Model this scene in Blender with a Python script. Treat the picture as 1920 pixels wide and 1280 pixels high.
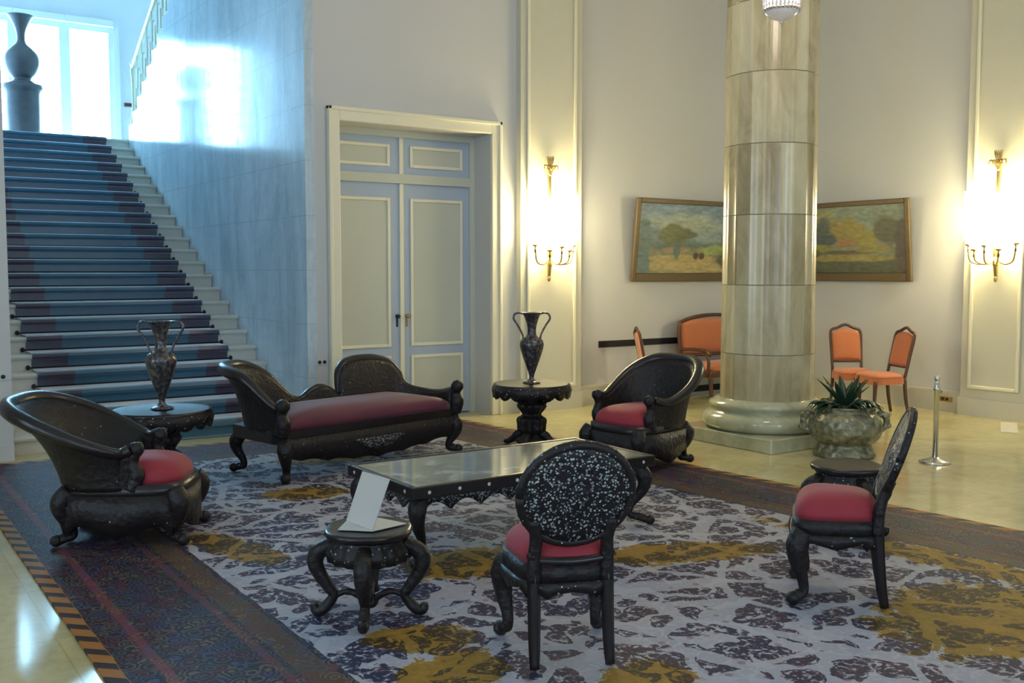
import bpy, bmesh, math, random
from mathutils import Vector, Matrix
from mathutils import noise as mnoise
R = math.radians; PI = math.pi
random.seed(5)
for o in list(bpy.data.objects): bpy.data.objects.remove(o)
SC = bpy.context.scene; COL = SC.collection
# ---------------------------------------------------------------- camera, world, exposure
cam = bpy.data.objects.new('camera', bpy.data.cameras.new('camera')); COL.objects.link(cam)
cam.data.sensor_width = 36; cam.data.lens = 36*1890/1920; cam.data.clip_end = 100
cam.location = (0, 0, 1.65); cam.rotation_euler = (R(90-4.05), 0, R(-34.3))
SC.camera = cam
w = bpy.data.worlds.new('world'); SC.world = w; w.use_nodes = True
w.node_tree.nodes['Background'].inputs[0].default_value = (.6, .75, 1, 1)
w.node_tree.nodes['Background'].inputs[1].default_value = 0.3
vs = SC.view_settings; vs.view_transform = 'Standard'; vs.look = 'None'; vs.gamma = 1; vs.use_curve_mapping = False
vs.exposure = 0.0
STAIR_PANE = ((.34, .70, 1.0), 42)      # daylight behind the landing windows
HALL_FILL_PANE = ((.56, .75, 1.0), 7.0)      # bluish fill light from windows added out of view, left and near walls
SCONCE_W = 150; CHAND_W = 100
# ---------------------------------------------------------------- geometry constants (metres)
YW = 9.603; XR = 10.818; CEIL = 6.4
SX0, SX1 = 1.313, 4.04                  # stair opening
RIS, TRD, SY0 = .16, .305, YW+.25
LZ = 23*RIS; LY = SY0+22*TRD
# ---------------------------------------------------------------- node helpers
class NT:
    def __init__(s, name):
        s.m = bpy.data.materials.new(name); s.m.use_nodes = True; s.t = s.m.node_tree
        s.b = s.t.nodes['Principled BSDF']
    def n(s, typ, **kw):
        x = s.t.nodes.new(typ)
        for k, v in kw.items(): setattr(x, k, v)
        return x
    def set(s, node, key, v):
        if isinstance(v, bpy.types.NodeSocket): s.t.links.new(v, node.inputs[key])
        elif v is not None: node.inputs[key].default_value = v
    def M(s, op, a, b=None, c=None, clamp=False):
        x = s.n('ShaderNodeMath', operation=op, use_clamp=clamp)
        s.set(x, 0, a)
        if b is not None: s.set(x, 1, b)
        if c is not None: s.set(x, 2, c)
        return x.outputs[0]
    def mix(s, f, a, b, mode='MIX'):
        x = s.n('ShaderNodeMix', data_type='RGBA', blend_type=mode)
        s.set(x, 0, f)
        for k, v in ((6, a), (7, b)):
            s.set(x, k, v if isinstance(v, bpy.types.NodeSocket) else (*v, 1))
        return x.outputs[2]
    def coord(s, kind='Object', scale=(1, 1, 1), rot=(0, 0, 0)):
        tc = s.n('ShaderNodeTexCoord'); mp = s.n('ShaderNodeMapping')
        s.t.links.new(tc.outputs[kind], mp.inputs[0]); mp.inputs['Scale'].default_value = scale; mp.inputs['Rotation'].default_value = rot
        return mp.outputs[0]
    def noise(s, v, scale, detail=3, rough=.55, dist=0):
        x = s.n('ShaderNodeTexNoise'); s.set(x, 'Vector', v); x.inputs['Scale'].default_value = scale
        x.inputs['Detail'].default_value = detail; x.inputs['Roughness'].default_value = rough; x.inputs['Distortion'].default_value = dist
        return x.outputs[0]
    def vor(s, v, scale, feature='F1', out='Distance', rnd=1):
        x = s.n('ShaderNodeTexVoronoi', feature=feature); s.set(x, 'Vector', v); x.inputs['Scale'].default_value = scale
        x.inputs['Randomness'].default_value = rnd
        return x.outputs[out]
    def ramp(s, f, stops, const=False):
        x = s.n('ShaderNodeValToRGB'); s.set(x, 0, f); cr = x.color_ramp
        if const: cr.interpolation = 'CONSTANT'
        while len(cr.elements) < len(stops): cr.elements.new(.5)
        for e, (p, c) in zip(cr.elements, stops):
            e.position = p; e.color = (*c, 1) if len(c) == 3 else c
        return x.outputs[0]
    def bump(s, h, strength, dist=.01):
        x = s.n('ShaderNodeBump'); s.set(x, 'Height', h); x.inputs['Strength'].default_value = strength; x.inputs['Distance'].default_value = dist
        s.t.links.new(x.outputs[0], s.b.inputs['Normal'])
    def fin(s, col=None, rough=.5, metal=0, spec=.5, coat=0, sheen=0):
        if col is not None: s.set(s.b, 'Base Color', col if isinstance(col, bpy.types.NodeSocket) else (*col, 1))
        s.set(s.b, 'Roughness', rough); s.set(s.b, 'Metallic', metal); s.b.inputs['Specular IOR Level'].default_value = spec
        s.b.inputs['Coat Weight'].default_value = coat; s.b.inputs['Coat Roughness'].default_value = .12
        s.b.inputs['Sheen Weight'].default_value = sheen
        return s.m
def plain(name, c, rough=.5, metal=0, var=.12, scale=6, **kw):
    t = NT(name); v = t.coord()
    f = t.noise(v, scale, 4)
    col = t.mix(f, tuple(x*(1-var) for x in c), tuple(min(1, x*(1+var)) for x in c))
    return t.fin(col, rough, metal, **kw)
def emis(name, c, s):
    t = NT(name); t.fin((.8, .8, .8), .4); t.b.inputs['Emission Color'].default_value = (*c, 1); t.b.inputs['Emission Strength'].default_value = s
    return t.m
def sep(t, v):
    x = t.n('ShaderNodeSeparateXYZ'); t.set(x, 0, v); return x.outputs
# ---------------------------------------------------------------- materials
M = {}
M['wall'] = plain('painted plaster', (.57, .57, .55), .5, var=.03, scale=1.2)
M['stair_plaster'] = plain('stair hall plaster', (.74, .76, .78), .6, var=.03)
M['ceiling'] = plain('ceiling plaster', (.7, .69, .66), .8, var=.02)
M['cream'] = plain('cream paint', (.78, .74, .56), .35, var=.03)
M['panel_cream'] = plain('pilaster paint', (.60, .58, .46), .4, var=.03)
M['door_blue'] = plain('door blue paint', (.40, .48, .58), .35, var=.04)
M['door_beige'] = plain('door panel paint', (.53, .55, .46), .4, var=.05, scale=2)
M['brass'] = plain('aged brass', (.55, .40, .16), .3, 1, var=.2)
M['chrome'] = plain('polished chrome', (.75, .74, .7), .15, 1, var=.03)
M['dark'] = plain('dark metal', (.02, .02, .022), .5, .3)
M['paper'] = plain('white paper', (.62, .59, .53), .6, var=.02)
M['teak'] = plain('brown wood', (.10, .04, .02), .35, var=.3, scale=14)
M['orange'] = plain('orange upholstery', (.52, .16, .055), .75, var=.12, scale=30, sheen=.3)
M['red'] = plain('crimson velvet', (.30, .018, .03), .7, var=.25, scale=5, sheen=.12)
M['plum'] = plain('plum velvet', (.11, .012, .03), .6, var=.25, scale=5, sheen=.2)
M['urn'] = plain('dark patinated bronze', (.10, .10, .11), .45, .3, var=.3, scale=8)
M['leaf'] = plain('dark leaf', (.018, .05, .022), .35, var=.6, scale=9)
M['soil'] = plain('potting soil', (.03, .02, .012), .9, var=.4, scale=60)
def mk_floor():
    t = NT('polished cream marble'); v = t.coord()
    a = t.noise(v, 1.3, 6, .6, 1.2); b = t.noise(v, 5, 5, .6, 2.0)
    br = t.n('ShaderNodeTexBrick', offset=0.0); t.set(br, 'Vector', v)
    br.inputs['Scale'].default_value = 1; br.inputs['Brick Width'].default_value = .8; br.inputs['Row Height'].default_value = .8
    br.inputs['Mortar Size'].default_value = .004; br.inputs['Color1'].default_value = (.9, .9, .9, 1); br.inputs['Color2'].default_value = (1, 1, 1, 1); br.inputs['Mortar'].default_value = (.8, .78, .7, 1)
    c = t.ramp(t.M('MULTIPLY_ADD', b, .4, t.M('MULTIPLY', a, .6)), [(.3, (.44, .38, .17)), (.55, (.61, .54, .27)), (.75, (.68, .61, .36))])
    c = t.mix(1, c, br.outputs[0], 'MULTIPLY')
    return t.fin(c, .13, spec=.6)
M['floor'] = mk_floor()
def mk_marble_wall():
    t = NT('blue veined marble cladding'); v = t.coord('Object', (1, 1, .25))
    a = t.noise(v, 2.4, 6, .62, 1.5); b = t.noise(t.coord(), 9, 4, .6, 1)
    c = t.ramp(t.M('MULTIPLY_ADD', b, .3, t.M('MULTIPLY', a, .7)), [(.3, (.36, .47, .54)), (.48, (.50, .61, .68)), (.7, (.64, .74, .80))])
    o = sep(t, t.coord())
    j = None
    for axis, per in ((1, .92), (2, .55)):
        fr = t.M('FRACT', t.M('DIVIDE', o[axis], per)); k = t.M('LESS_THAN', t.M('ABSOLUTE', t.M('SUBTRACT', fr, .5)), .492)
        j = k if j is None else t.M('MULTIPLY', j, k)
    c = t.mix(j, (.42, .50, .56), c)
    m = t.fin(c, .13, spec=.22, coat=0); t.b.inputs['Coat Roughness'].default_value = .06
    t.bump(t.noise(t.coord('Object', (1, 1, .3)), 3, 2), .12, .02)
    return m
M['marble_wall'] = mk_marble_wall()
M['step'] = plain('white stone step', (.66, .64, .56), .28, var=.08, scale=3)
def mk_column():
    t = NT('faceted column marble'); tc = t.coord(); o = sep(t, tc)
    ang = t.M('ARCTAN2', o[1], o[0]); fi = t.M('FLOOR', t.M('MULTIPLY', ang, 20/(2*PI)))
    fi = t.M('FLOOR', t.M('ADD', t.M('MULTIPLY', ang, 20/(2*PI)), .0)); zi = t.M('FLOOR', t.M('DIVIDE', t.M('ADD', o[2], -.2), .655))
    wn = t.n('ShaderNodeTexWhiteNoise', noise_dimensions='2D'); cb = t.n('ShaderNodeCombineXYZ'); t.set(cb, 0, fi); t.set(cb, 1, zi); t.set(wn, 'Vector', cb.outputs[0])
    v = t.noise(t.coord('Object', (1, 1, .35)), 5, 6, .62, 1.2)
    f = t.M('MULTIPLY_ADD', wn.outputs[0], .42, t.M('MULTIPLY', v, .6))
    c = t.ramp(f, [(.28, (.30, .24, .12)), (.5, (.48, .41, .24)), (.75, (.64, .58, .38))])
    fz = t.M('FRACT', t.M('DIVIDE', t.M('ADD', o[2], -.2), .655)); j = t.M('LESS_THAN', t.M('ABSOLUTE', t.M('SUBTRACT', fz, .5)), .492)
    c = t.mix(j, (.30, .28, .18), c)
    return t.fin(c, .20, spec=.5)
M['column'] = mk_column()
def mk_base():
    t = NT('column base marble'); f = t.noise(t.coord(), 4, 6, .6, 1.5)
    return t.fin(t.ramp(f, [(.3, (.38, .38, .22)), (.6, (.54, .53, .36))]), .12, spec=.7)
M['base'] = mk_base()
def mk_black(name, specks=.5, scale=55, thr=.3, bump=.6, tint=(.012, .010, .010), rings=False):
    t = NT(name); v = t.coord()
    f = t.vor(v, scale); col = t.vor(v, scale, out='Color')
    r = sep(t, col)[0]
    m = t.M('MULTIPLY', t.M('LESS_THAN', f, thr), t.M('LESS_THAN', r, specks))
    big = t.noise(v, 30, 3)
    m = t.M('MULTIPLY', m, t.M('GREATER_THAN', big, .40))
    pearl = t.mix(sep(t, col)[1], (.16, .20, .21), (.62, .66, .62))
    c = t.mix(m, tint, pearl)
    c2 = t.mix(t.M('MULTIPLY', t.noise(v, 7, 3), .5), c, t.mix(.5, c, (.04, .02, .014)))
    t.bump(t.M('ADD', t.noise(v, 38, 3, .6), t.M('MULTIPLY', t.vor(v, 26), .8)), bump*.7, .010)
    rg = t.M('MULTIPLY_ADD', m, -.2, .46 if bump > .3 else .3)
    return t.fin(c2, rg, spec=.35 if bump > .3 else .5)
M['black_pearl'] = mk_black('pearl inlaid blackwood', .22, 70, .30, .5)
M['black_lace'] = mk_black('densely inlaid blackwood', .80, 88, .40, .8, (.010, .010, .012))
M['black'] = mk_black('carved blackwood', .04, 50, .2, .8, (.012, .010, .010))
M['black_smooth'] = mk_black('polished blackwood', .0, 50, .2, .15, (.011, .009, .010))
def mk_table_top():
    t = NT('mottled marble tabletop'); v = t.coord()
    f = t.noise(v, 5, 6, .62, 1.5)
    return t.fin(t.ramp(f, [(.35, (.04, .055, .06)), (.52, (.12, .15, .16)), (.65, (.36, .40, .40))]), .08, spec=.9, coat=.6)
M['tabletop'] = mk_table_top()
def mk_pot():
    t = NT('carved bronze pot'); v = t.coord()
    f = t.noise(v, 14, 4); o = sep(t, v)
    c = t.ramp(f, [(.35, (.12, .11, .06)), (.6, (.30, .28, .17)), (.8, (.42, .40, .27))])
    t.bump(t.vor(v, 18), .7, .02)
    return t.fin(c, .35, .35)
M['pot'] = mk_pot()
def mk_vase():
    t = NT('engraved metal vase'); v = t.coord()
    f = t.vor(v, 34); c = t.ramp(f, [(0, (.14, .13, .12)), (.4, (.05, .045, .05)), (.8, (.20, .18, .17))])
    t.bump(f, .4, .006)
    return t.fin(c, .28, .55)
M['vase'] = mk_vase()
def mk_runner():
    t = NT('teal stair runner pile'); v = t.coord(); o = sep(t, v)
    x = t.M('ABSOLUTE', t.M('SUBTRACT', o[0], 2.70)); n1 = t.noise(v, 40, 3); n2 = t.noise(v, 7, 3)
    mid = t.mix(n2, (.016, .088, .15), (.025, .12, .19))
    bor = t.ramp(t.M('MULTIPLY_ADD', n1, .6, t.M('MULTIPLY', n2, .4)), [(.38, (.022, .025, .06)), (.58, (.045, .03, .06)), (.68, (.07, .035, .05))])
    st = t.mix(n1, (.02, .03, .055), (.04, .05, .09))
    c = t.mix(t.M('GREATER_THAN', x, .66), mid, bor)
    c = t.mix(t.M('GREATER_THAN', x, .93), c, st)
    return t.fin(c, .30, sheen=1.0, spec=.6)
M['runner'] = mk_runner()
def mk_rug():
    t = NT('persian rug weave'); v = t.coord(); o = sep(t, v)
    wob = t.M('MULTIPLY', t.M('SUBTRACT', t.noise(v, 6, 2), .5), .02)
    dl = t.M('SUBTRACT', o[0], .87)
    dr = t.M('SUBTRACT', t.M('MULTIPLY_ADD', o[1], -.07, 6.41), o[0])
    df = t.M('SUBTRACT', 9.42, o[1])
    d = t.M('ADD', t.M('MINIMUM', t.M('MINIMUM', dl, dr), df), wob)
    along = t.M('MULTIPLY', t.M('ADD', o[0], o[1]), 1)
    cells = t.vor(v, 15); cc = t.vor(v, 15, out='Color'); fine = t.noise(v, 55, 3, .7); fine2 = t.noise(v, 22, 3, .65, .6)
    sc = sep(t, cc)
    ringsv = t.M('SINE', t.M('MULTIPLY', t.M('ADD', cells, t.M('MULTIPLY', fine, .15)), 22))
    # border ground
    bands = t.ramp(d, [(0, (.36, .15, .03)), (.075, (.014, .012, .026)), (.19, (.060, .018, .026)), (.20, (.15, .035, .045)), (.245, (.020, .018, .036)),
                       (.60, (.11, .035, .045)), (.64, (.03, .026, .035)), (.67, (.085, .052, .026)), (.80, (.020, .018, .036)), (.835, (.42, .40, .42)), (.85, (.30, .30, .36))], True)
    chk = t.M('GREATER_THAN', t.M('SINE', t.M('MULTIPLY', along, 34)), .25)
    chk = t.M('MULTIPLY', chk, t.M('LESS_THAN', d, .075))
    bands = t.mix(chk, bands, (.03, .02, .02))
    inb = t.M('LESS_THAN', d, .83)
    bsp = t.ramp(sc[0], [(0, (.15, .045, .05)), (.3, (.07, .08, .15)), (.55, (.17, .12, .07)), (.8, (.07, .09, .07))], True)
    bm = t.M('MULTIPLY', t.M('GREATER_THAN', t.M('ADD', ringsv, t.M('MULTIPLY', fine2, 1.4)), .95), inb)
    bm = t.M('MULTIPLY', bm, t.M('GREATER_THAN', d, .08))
    bcol = t.mix(t.M('MULTIPLY', bm, .75), bands, bsp)
    # field
    wv = t.n('ShaderNodeTexNoise'); t.set(wv, 'Vector', v); wv.inputs['Scale'].default_value = 7; wv.inputs['Detail'].default_value = 3
    vm = t.n('ShaderNodeVectorMath', operation='MULTIPLY_ADD'); t.set(vm, 0, wv.outputs[1]); vm.inputs[1].default_value = (.10, .10, 0); t.set(vm, 2, v); dv = vm.outputs[0]
    big = t.vor(dv, 2.1, 'DISTANCE_TO_EDGE'); mid = t.vor(dv, 7.5); bigc = sep(t, t.vor(v, 2.1, out='Color'))
    ground = t.mix(t.noise(v, 2.2, 2), (.38, .41, .52), (.50, .47, .47))
    navy = t.mix(bigc[0], (.022, .024, .065), (.05, .033, .055))
    nz = t.noise(v, 62, 3, .7, .2); n3 = t.noise(v, 3.1, 3, .6); petal = t.vor(dv, 25, rnd=.8); ring = t.M('SINE', t.M('MULTIPLY', mid, 34))
    dark = t.M('ADD', t.M('MULTIPLY', nz, .9), t.M('MULTIPLY', petal, -.62)); dark = t.M('ADD', dark, t.M('MULTIPLY', n3, .25))
    dark = t.M('ADD', dark, t.M('MULTIPLY', ring, .07))
    dark = t.ramp(dark, [(.07, (0, 0, 0)), (.24, (1, 1, 1))])
    dark = sep(t, dark)[0]
    lat = t.M('MULTIPLY', t.M('GREATER_THAN', t.M('ADD', mid, t.M('MULTIPLY', t.noise(v, 18, 3, .7), .26)), .76), .85)
    lat2 = t.M('LESS_THAN', big, .045)
    dark = t.M('MULTIPLY', dark, t.M('SUBTRACT', 1, lat))
    dark = t.M('MULTIPLY', dark, t.M('SUBTRACT', 1, t.M('MULTIPLY', lat2, .8)))
    # gold medallions
    g = None
    for (cx, cy, a, b, rot) in ((2.95, 4.72, .42, .26, .1), (4.0, 4.22, .62, .20, -.35), (4.45, 2.62, .62, .42, .2), (5.18, 3.3, .16, 1.2, .1), (2.85, 6.9, .32, .22, 0),
                                (1.95, 5.75, .16, .5, .2), (2.15, 3.85, .30, .16, -.5), (2.0, 3.4, .35, .22, .6), (5.0, 6.6, .2, .8, 0), (3.6, 8.1, .5, .25, 0), (2.6, 2.9, .3, .2, .4)):
        dx = t.M('SUBTRACT', o[0], cx); dy = t.M('SUBTRACT', o[1], cy)
        u = t.M('ADD', t.M('MULTIPLY', dx, math.cos(rot)/a), t.M('MULTIPLY', dy, math.sin(rot)/a))
        q = t.M('ADD', t.M('MULTIPLY', dx, -math.sin(rot)/b), t.M('MULTIPLY', dy, math.cos(rot)/b))
        e = t.M('ADD', t.M('MULTIPLY', u, u), t.M('MULTIPLY', q, q))
        g = e if g is None else t.M('MINIMUM', g, e)
    g = t.M('LESS_THAN', t.M('ADD', g, t.M('MULTIPLY', t.M('SUBTRACT', t.noise(v, 6, 5, .75, .5), .5), 3.5)), .95)
    gold = t.mix(t.noise(v, 24, 4, .8), (.14, .08, .015), (.50, .29, .03))
    ground = t.mix(g, ground, gold)
    navy = t.mix(g, navy, (.045, .03, .012))
    fcol = t.mix(dark, ground, navy)
    rusty = t.M('MULTIPLY', t.M('LESS_THAN', sc[2], .16), t.M('LESS_THAN', cells, .28))
    fcol = t.mix(t.M('MULTIPLY', rusty, .5), fcol, (.16, .06, .05))
    c = t.mix(inb, fcol, bcol)
    c = t.mix(t.M('MULTIPLY', fine, .12), c, (.05, .045, .06))
    t.bump(fine, .3, .01)
    return t.fin(c, .62, sheen=0, spec=.22)
M['rug'] = mk_rug()
def mk_glass():
    t = NT('cut crystal'); t.fin((.9, .88, .88), .08)
    t.b.inputs['Transmission Weight'].default_value = .35; t.b.inputs['IOR'].default_value = 1.45
    return t.m
M['crystal'] = mk_glass()
M['lamp_glass'] = emis('lit frosted glass', (1.0, .88, .55), 30)
M['bulb'] = emis('lit bulb', (1.0, .84, .70), 10)
M['stair_pane'] = emis('bright daylight pane', *STAIR_PANE)
M['hall_fill_pane'] = emis('added fill light pane', *HALL_FILL_PANE)  # glow of the added, unseen hall windows
def attrmat(name):
    t = NT(name); a = t.n('ShaderNodeVertexColor', layer_name='paint')
    n_ = t.noise(t.coord(), 60, 3)
    c = t.mix(t.M('MULTIPLY', n_, .3), a.outputs[0], (.12, .11, .07))
    t.bump(n_, .2, .004)
    return t.fin(c, .45)
M['canvas'] = attrmat('oil paint')
M['frame'] = plain('dull gilt frame', (.15, .105, .05), .45, .2, var=.25, scale=20)
# ---------------------------------------------------------------- mesh builder
def crom(pts, n):
    P = [Vector(p) for p in pts]; out = []
    if n <= 1: return P
    for i in range(len(P)-1):
        p0 = P[max(i-1, 0)]; p1 = P[i]; p2 = P[i+1]; p3 = P[min(i+2, len(P)-1)]
        for k in range(n):
            t = k/n
            out.append(.5*((2*p1)+(p2-p0)*t+(2*p0-5*p1+4*p2-p3)*t*t+(3*p1-p0-3*p2+p3)*t**3))
    out.append(P[-1]); return out
def lerpl(vals, n):
    out = []
    for i in range(len(vals)-1):
        for k in range(n): out.append(vals[i]+(vals[i+1]-vals[i])*k/n)
    out.append(vals[-1]); return out
class MB:
    def __init__(s): s.v = []; s.f = []; s.sm = []
    def add(s, vs, fs, smooth=True, mat=None):
        b = len(s.v)
        s.v += [tuple(mat @ Vector(p)) if mat else tuple(p) for p in vs]
        s.f += [[i+b for i in f] for f in fs]; s.sm += [smooth]*len(fs)
        return s
    def box(s, x0, x1, y0, y1, z0, z1, mat=None, ch=0):
        if ch:
            bm = bmesh.new(); bmesh.ops.create_cube(bm, size=1)
            for v in bm.verts: v.co = Vector(((x0+x1)/2+v.co.x*(x1-x0), (y0+y1)/2+v.co.y*(y1-y0), (z0+z1)/2+v.co.z*(z1-z0)))
            bmesh.ops.bevel(bm, geom=bm.edges[:], offset=ch, segments=2, affect='EDGES', profile=.5)
            bm.verts.index_update()
            s.add([v.co[:] for v in bm.verts], [[v.index for v in f.verts] for f in bm.faces], False, mat); bm.free(); return s
        V = [(x, y, z) for z in (z0, z1) for y in (y0, y1) for x in (x0, x1)]
        return s.add(V, [(0, 2, 3, 1), (4, 5, 7, 6), (0, 1, 5, 4), (2, 6, 7, 3), (0, 4, 6, 2), (1, 3, 7, 5)], False, mat)
    def lathe(s, prof, seg=32, mat=None, sub=1, smooth=True, wob=None):
        if sub > 1: prof = [(p.x, p.y) for p in crom([(a, b, 0) for a, b in prof], sub)]
        V = []; n = len(prof)
        for j in range(seg):
            a = 2*PI*j/seg
            for (r, z) in prof:
                k = wob(a, z) if wob else 1
                V.append((max(r, 1e-4)*k*math.cos(a), max(r, 1e-4)*k*math.sin(a), z))
        F = [(j*n+i, ((j+1) % seg)*n+i, ((j+1) % seg)*n+i+1, j*n+i+1) for j in range(seg) for i in range(n-1)]
        F.append([j*n for j in range(seg)][::-1]); F.append([j*n+n-1 for j in range(seg)])
        return s.add(V, F, smooth, mat)
    def tube(s, pts, rad, seg=8, sub=4, mat=None, flat=1.0):
        if not isinstance(rad, (list, tuple)): rad = [rad]*len(pts)
        P = crom(pts, sub); Rr = lerpl(list(rad), sub) if sub > 1 else list(rad)
        V = []; up = None
        for i, p in enumerate(P):
            t = (P[min(i+1, len(P)-1)]-P[max(i-1, 0)])
            t = t.normalized() if t.length > 1e-9 else Vector((0, 0, 1))
            if up is None:
                up = Vector((0, 0, 1)) if abs(t.z) < .9 else Vector((1, 0, 0))
            up = (up-t*up.dot(t)); up = up.normalized() if up.length > 1e-6 else t.orthogonal().normalized()
            sd = t.cross(up)
            for k in range(seg):
                a = 2*PI*k/seg
                V.append(p+(up*math.cos(a)*flat+sd*math.sin(a))*Rr[i])
        n = len(P)
        F = [(i*seg+k, i*seg+(k+1) % seg, (i+1)*seg+(k+1) % seg, (i+1)*seg+k) for i in range(n-1) for k in range(seg)]
        F.append(list(range(seg))[::-1]); F.append([(n-1)*seg+k for k in range(seg)])
        return s.add(V, F, True, mat)
    def prism(s, poly, z0, z1, mat=None, smooth=False):
        n = len(poly); V = [(x, y, z0) for x, y in poly]+[(x, y, z1) for x, y in poly]
        F = [list(range(n))[::-1], [n+i for i in range(n)]]+[(i, (i+1) % n, n+(i+1) % n, n+i) for i in range(n)]
        return s.add(V, F, smooth, mat)
    def ball(s, c, r, seg=12, mat=None):
        rx, ry, rz = r if isinstance(r, tuple) else (r, r, r)
        n = seg//2; V = []
        for i in range(n+1):
            th = PI*i/n; rr = max(math.sin(th), 1e-3)
            for k in range(seg):
                a = 2*PI*k/seg; V.append((c[0]+rx*rr*math.cos(a), c[1]+ry*rr*math.sin(a), c[2]+rz*math.cos(th)))
        F = [(i*seg+k, (i+1)*seg+k, (i+1)*seg+(k+1) % seg, i*seg+(k+1) % seg) for i in range(n) for k in range(seg)]
        return s.add(V, F, True, mat)
    def sheet(s, G, th=.01, smooth=True, closed=False):
        """grid of points G[i][j] given thickness th along its normals"""
        n, m = len(G), len(G[0]); Gv = [[Vector(p) for p in r] for r in G]; N = []
        for i in range(n):
            row = []
            for j in range(m):
                i0, i1 = (i-1) % n if closed else max(i-1, 0), (i+1) % n if closed else min(i+1, n-1)
                a = Gv[i1][j]-Gv[i0][j]; b = Gv[i][min(j+1, m-1)]-Gv[i][max(j-1, 0)]
                c = a.cross(b); row.append(c.normalized() if c.length > 1e-12 else Vector((0, 0, 1)))
            N.append(row)
        V = [Gv[i][j]+N[i][j]*th/2 for i in range(n) for j in range(m)]+[Gv[i][j]-N[i][j]*th/2 for i in range(n) for j in range(m)]
        o = n*m; F = []; ni = n if closed else n-1
        for i in range(ni):
            q = (i+1) % n
            for j in range(m-1):
                F.append((i*m+j, q*m+j, q*m+j+1, i*m+j+1)); F.append((o+i*m+j, o+i*m+j+1, o+q*m+j+1, o+q*m+j))
            F.append((i*m, o+i*m, o+q*m, q*m)); F.append((i*m+m-1, q*m+m-1, o+q*m+m-1, o+i*m+m-1))
        if not closed:
            for j in range(m-1):
                F.append((j, j+1, o+j+1, o+j)); k = (n-1)*m; F.append((k+j, o+k+j, o+k+j+1, k+j+1))
        return s.add(V, F, smooth)
    def cushion(s, outline, z0, h, rings=8, sag=0):
        n = len(outline); cx = sum(p[0] for p in outline)/n; cy = sum(p[1] for p in outline)/n
        V = []; F = []
        for r in range(rings+1):
            q = math.cos(PI/2*r/rings)**.6 if r < rings else 0
            zz = z0+h*math.sin(PI/2*r/rings)**.8 - (sag*math.sin(PI*r/rings) if r > rings//2 else 0)
            for p in outline: V.append((cx+(p[0]-cx)*max(q, .001), cy+(p[1]-cy)*max(q, .001), zz))
        for r in range(rings):
            for k in range(n): F.append((r*n+k, r*n+(k+1) % n, (r+1)*n+(k+1) % n, (r+1)*n+k))
        F.append(list(range(n))[::-1]); F.append([rings*n+k for k in range(n)])
        return s.add(V, F, True)
    def build(s, name, mat, parent=None, kind=None, label=None):
        me = bpy.data.meshes.new(name); me.from_pydata(s.v, [], s.f)
        for p, q in zip(me.polygons, s.sm): p.use_smooth = q
        bm = bmesh.new(); bm.from_mesh(me); bmesh.ops.recalc_face_normals(bm, faces=bm.faces); bm.to_mesh(me); bm.free()
        me.materials.append(mat); o = bpy.data.objects.new(name, me); COL.objects.link(o)
        if parent: o.parent = parent
        if kind: o['kind'] = kind
        if label: o['label'] = label
        return o
def thing(name, label, cat, loc=(0, 0, 0), rz=0, group=None):
    o = bpy.data.objects.new(name, None); COL.objects.link(o); o.location = loc; o.rotation_euler = (0, 0, rz)
    o.empty_display_size = .1; o['label'] = label; o['category'] = cat
    if group: o['group'] = group
    return o
def tag(o, label, cat, group=None):
    o['label'] = label; o['category'] = cat
    if group: o['group'] = group
    return o
def face_to(fx, fy): return math.atan2(fx, -fy)
def light(name, parent, loc, power, color, size=.05):
    l = bpy.data.lights.new(name, 'POINT'); l.energy = power; l.color = color; l.shadow_soft_size = size
    o = bpy.data.objects.new(name, l); COL.objects.link(o); o.location = loc
    if parent: o.parent = parent
    return o
def outline_arc(hw_f, hw_b, yf, yb, n=32, pw=3.2):
    """rounded trapezoid seat outline, front at -y"""
    out = []
    for k in range(n):
        a = 2*PI*k/n; c, s_ = math.cos(a), math.sin(a)
        x = math.copysign(abs(c)**(2/pw), c); y = math.copysign(abs(s_)**(2/pw), s_)
        yy = (yf+yb)/2+y*(yb-yf)/2; f = (yy-yf)/(yb-yf); out.append((x*(hw_f+(hw_b-hw_f)*f), yy))
    return out
# ================================================================ THE SETTING
S = 'structure'
MB().box(-5, XR+.2, -5, YW+.2, -.1, 0).build('floor', M['floor'], kind=S)
MB().box(-5, XR+.2, -5, YW, CEIL, CEIL+.1).build('ceiling', M['ceiling'], kind=S)
DX0, DX1, DZ = 4.40, 6.25, 3.17        # door opening in the far wall
m = MB()
m.box(-5, SX0, YW, YW+.42, 0, CEIL); m.box(SX1+.1, DX0, YW, YW+.42, 0, CEIL); m.box(DX0, DX1, YW, YW+.42, DZ, CEIL); m.box(DX1, XR+.2, YW, YW+.42, 0, CEIL)
m.build('wall_far', M['wall'], kind=S)
MB().box(XR, XR+.2, -5, YW, 0, CEIL).build('wall_right', M['wall'], kind=S)
def holed(axis, c0, c1, spans, z0, z1, a0, a1):
    m = MB(); cur = a0
    def bx(p, q, za, zb):
        if axis == 'x': m.box(c0, c1, p, q, za, zb)
        else: m.box(p, q, c0, c1, za, zb)
    for (p, q) in spans:
        bx(cur, p, 0, CEIL); bx(p, q, 0, z0); bx(p, q, z1, CEIL); cur = q
    bx(cur, a1, 0, CEIL); return m
HW = [(-2.6, -1.0), (.6, 2.2), (3.8, 5.4)]
holed('x', -5.2, -5, HW, .9, 4.4, -5, YW).build('wall_left', M['wall'], kind=S)
NW = [(-2.5, -.9), (1.2, 2.8), (5.2, 6.8)]
holed('y', -5.2, -5, NW, .9, 4.4, -5.2, XR+.2).build('wall_near', M['wall'], kind=S)
wn = 4
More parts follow.
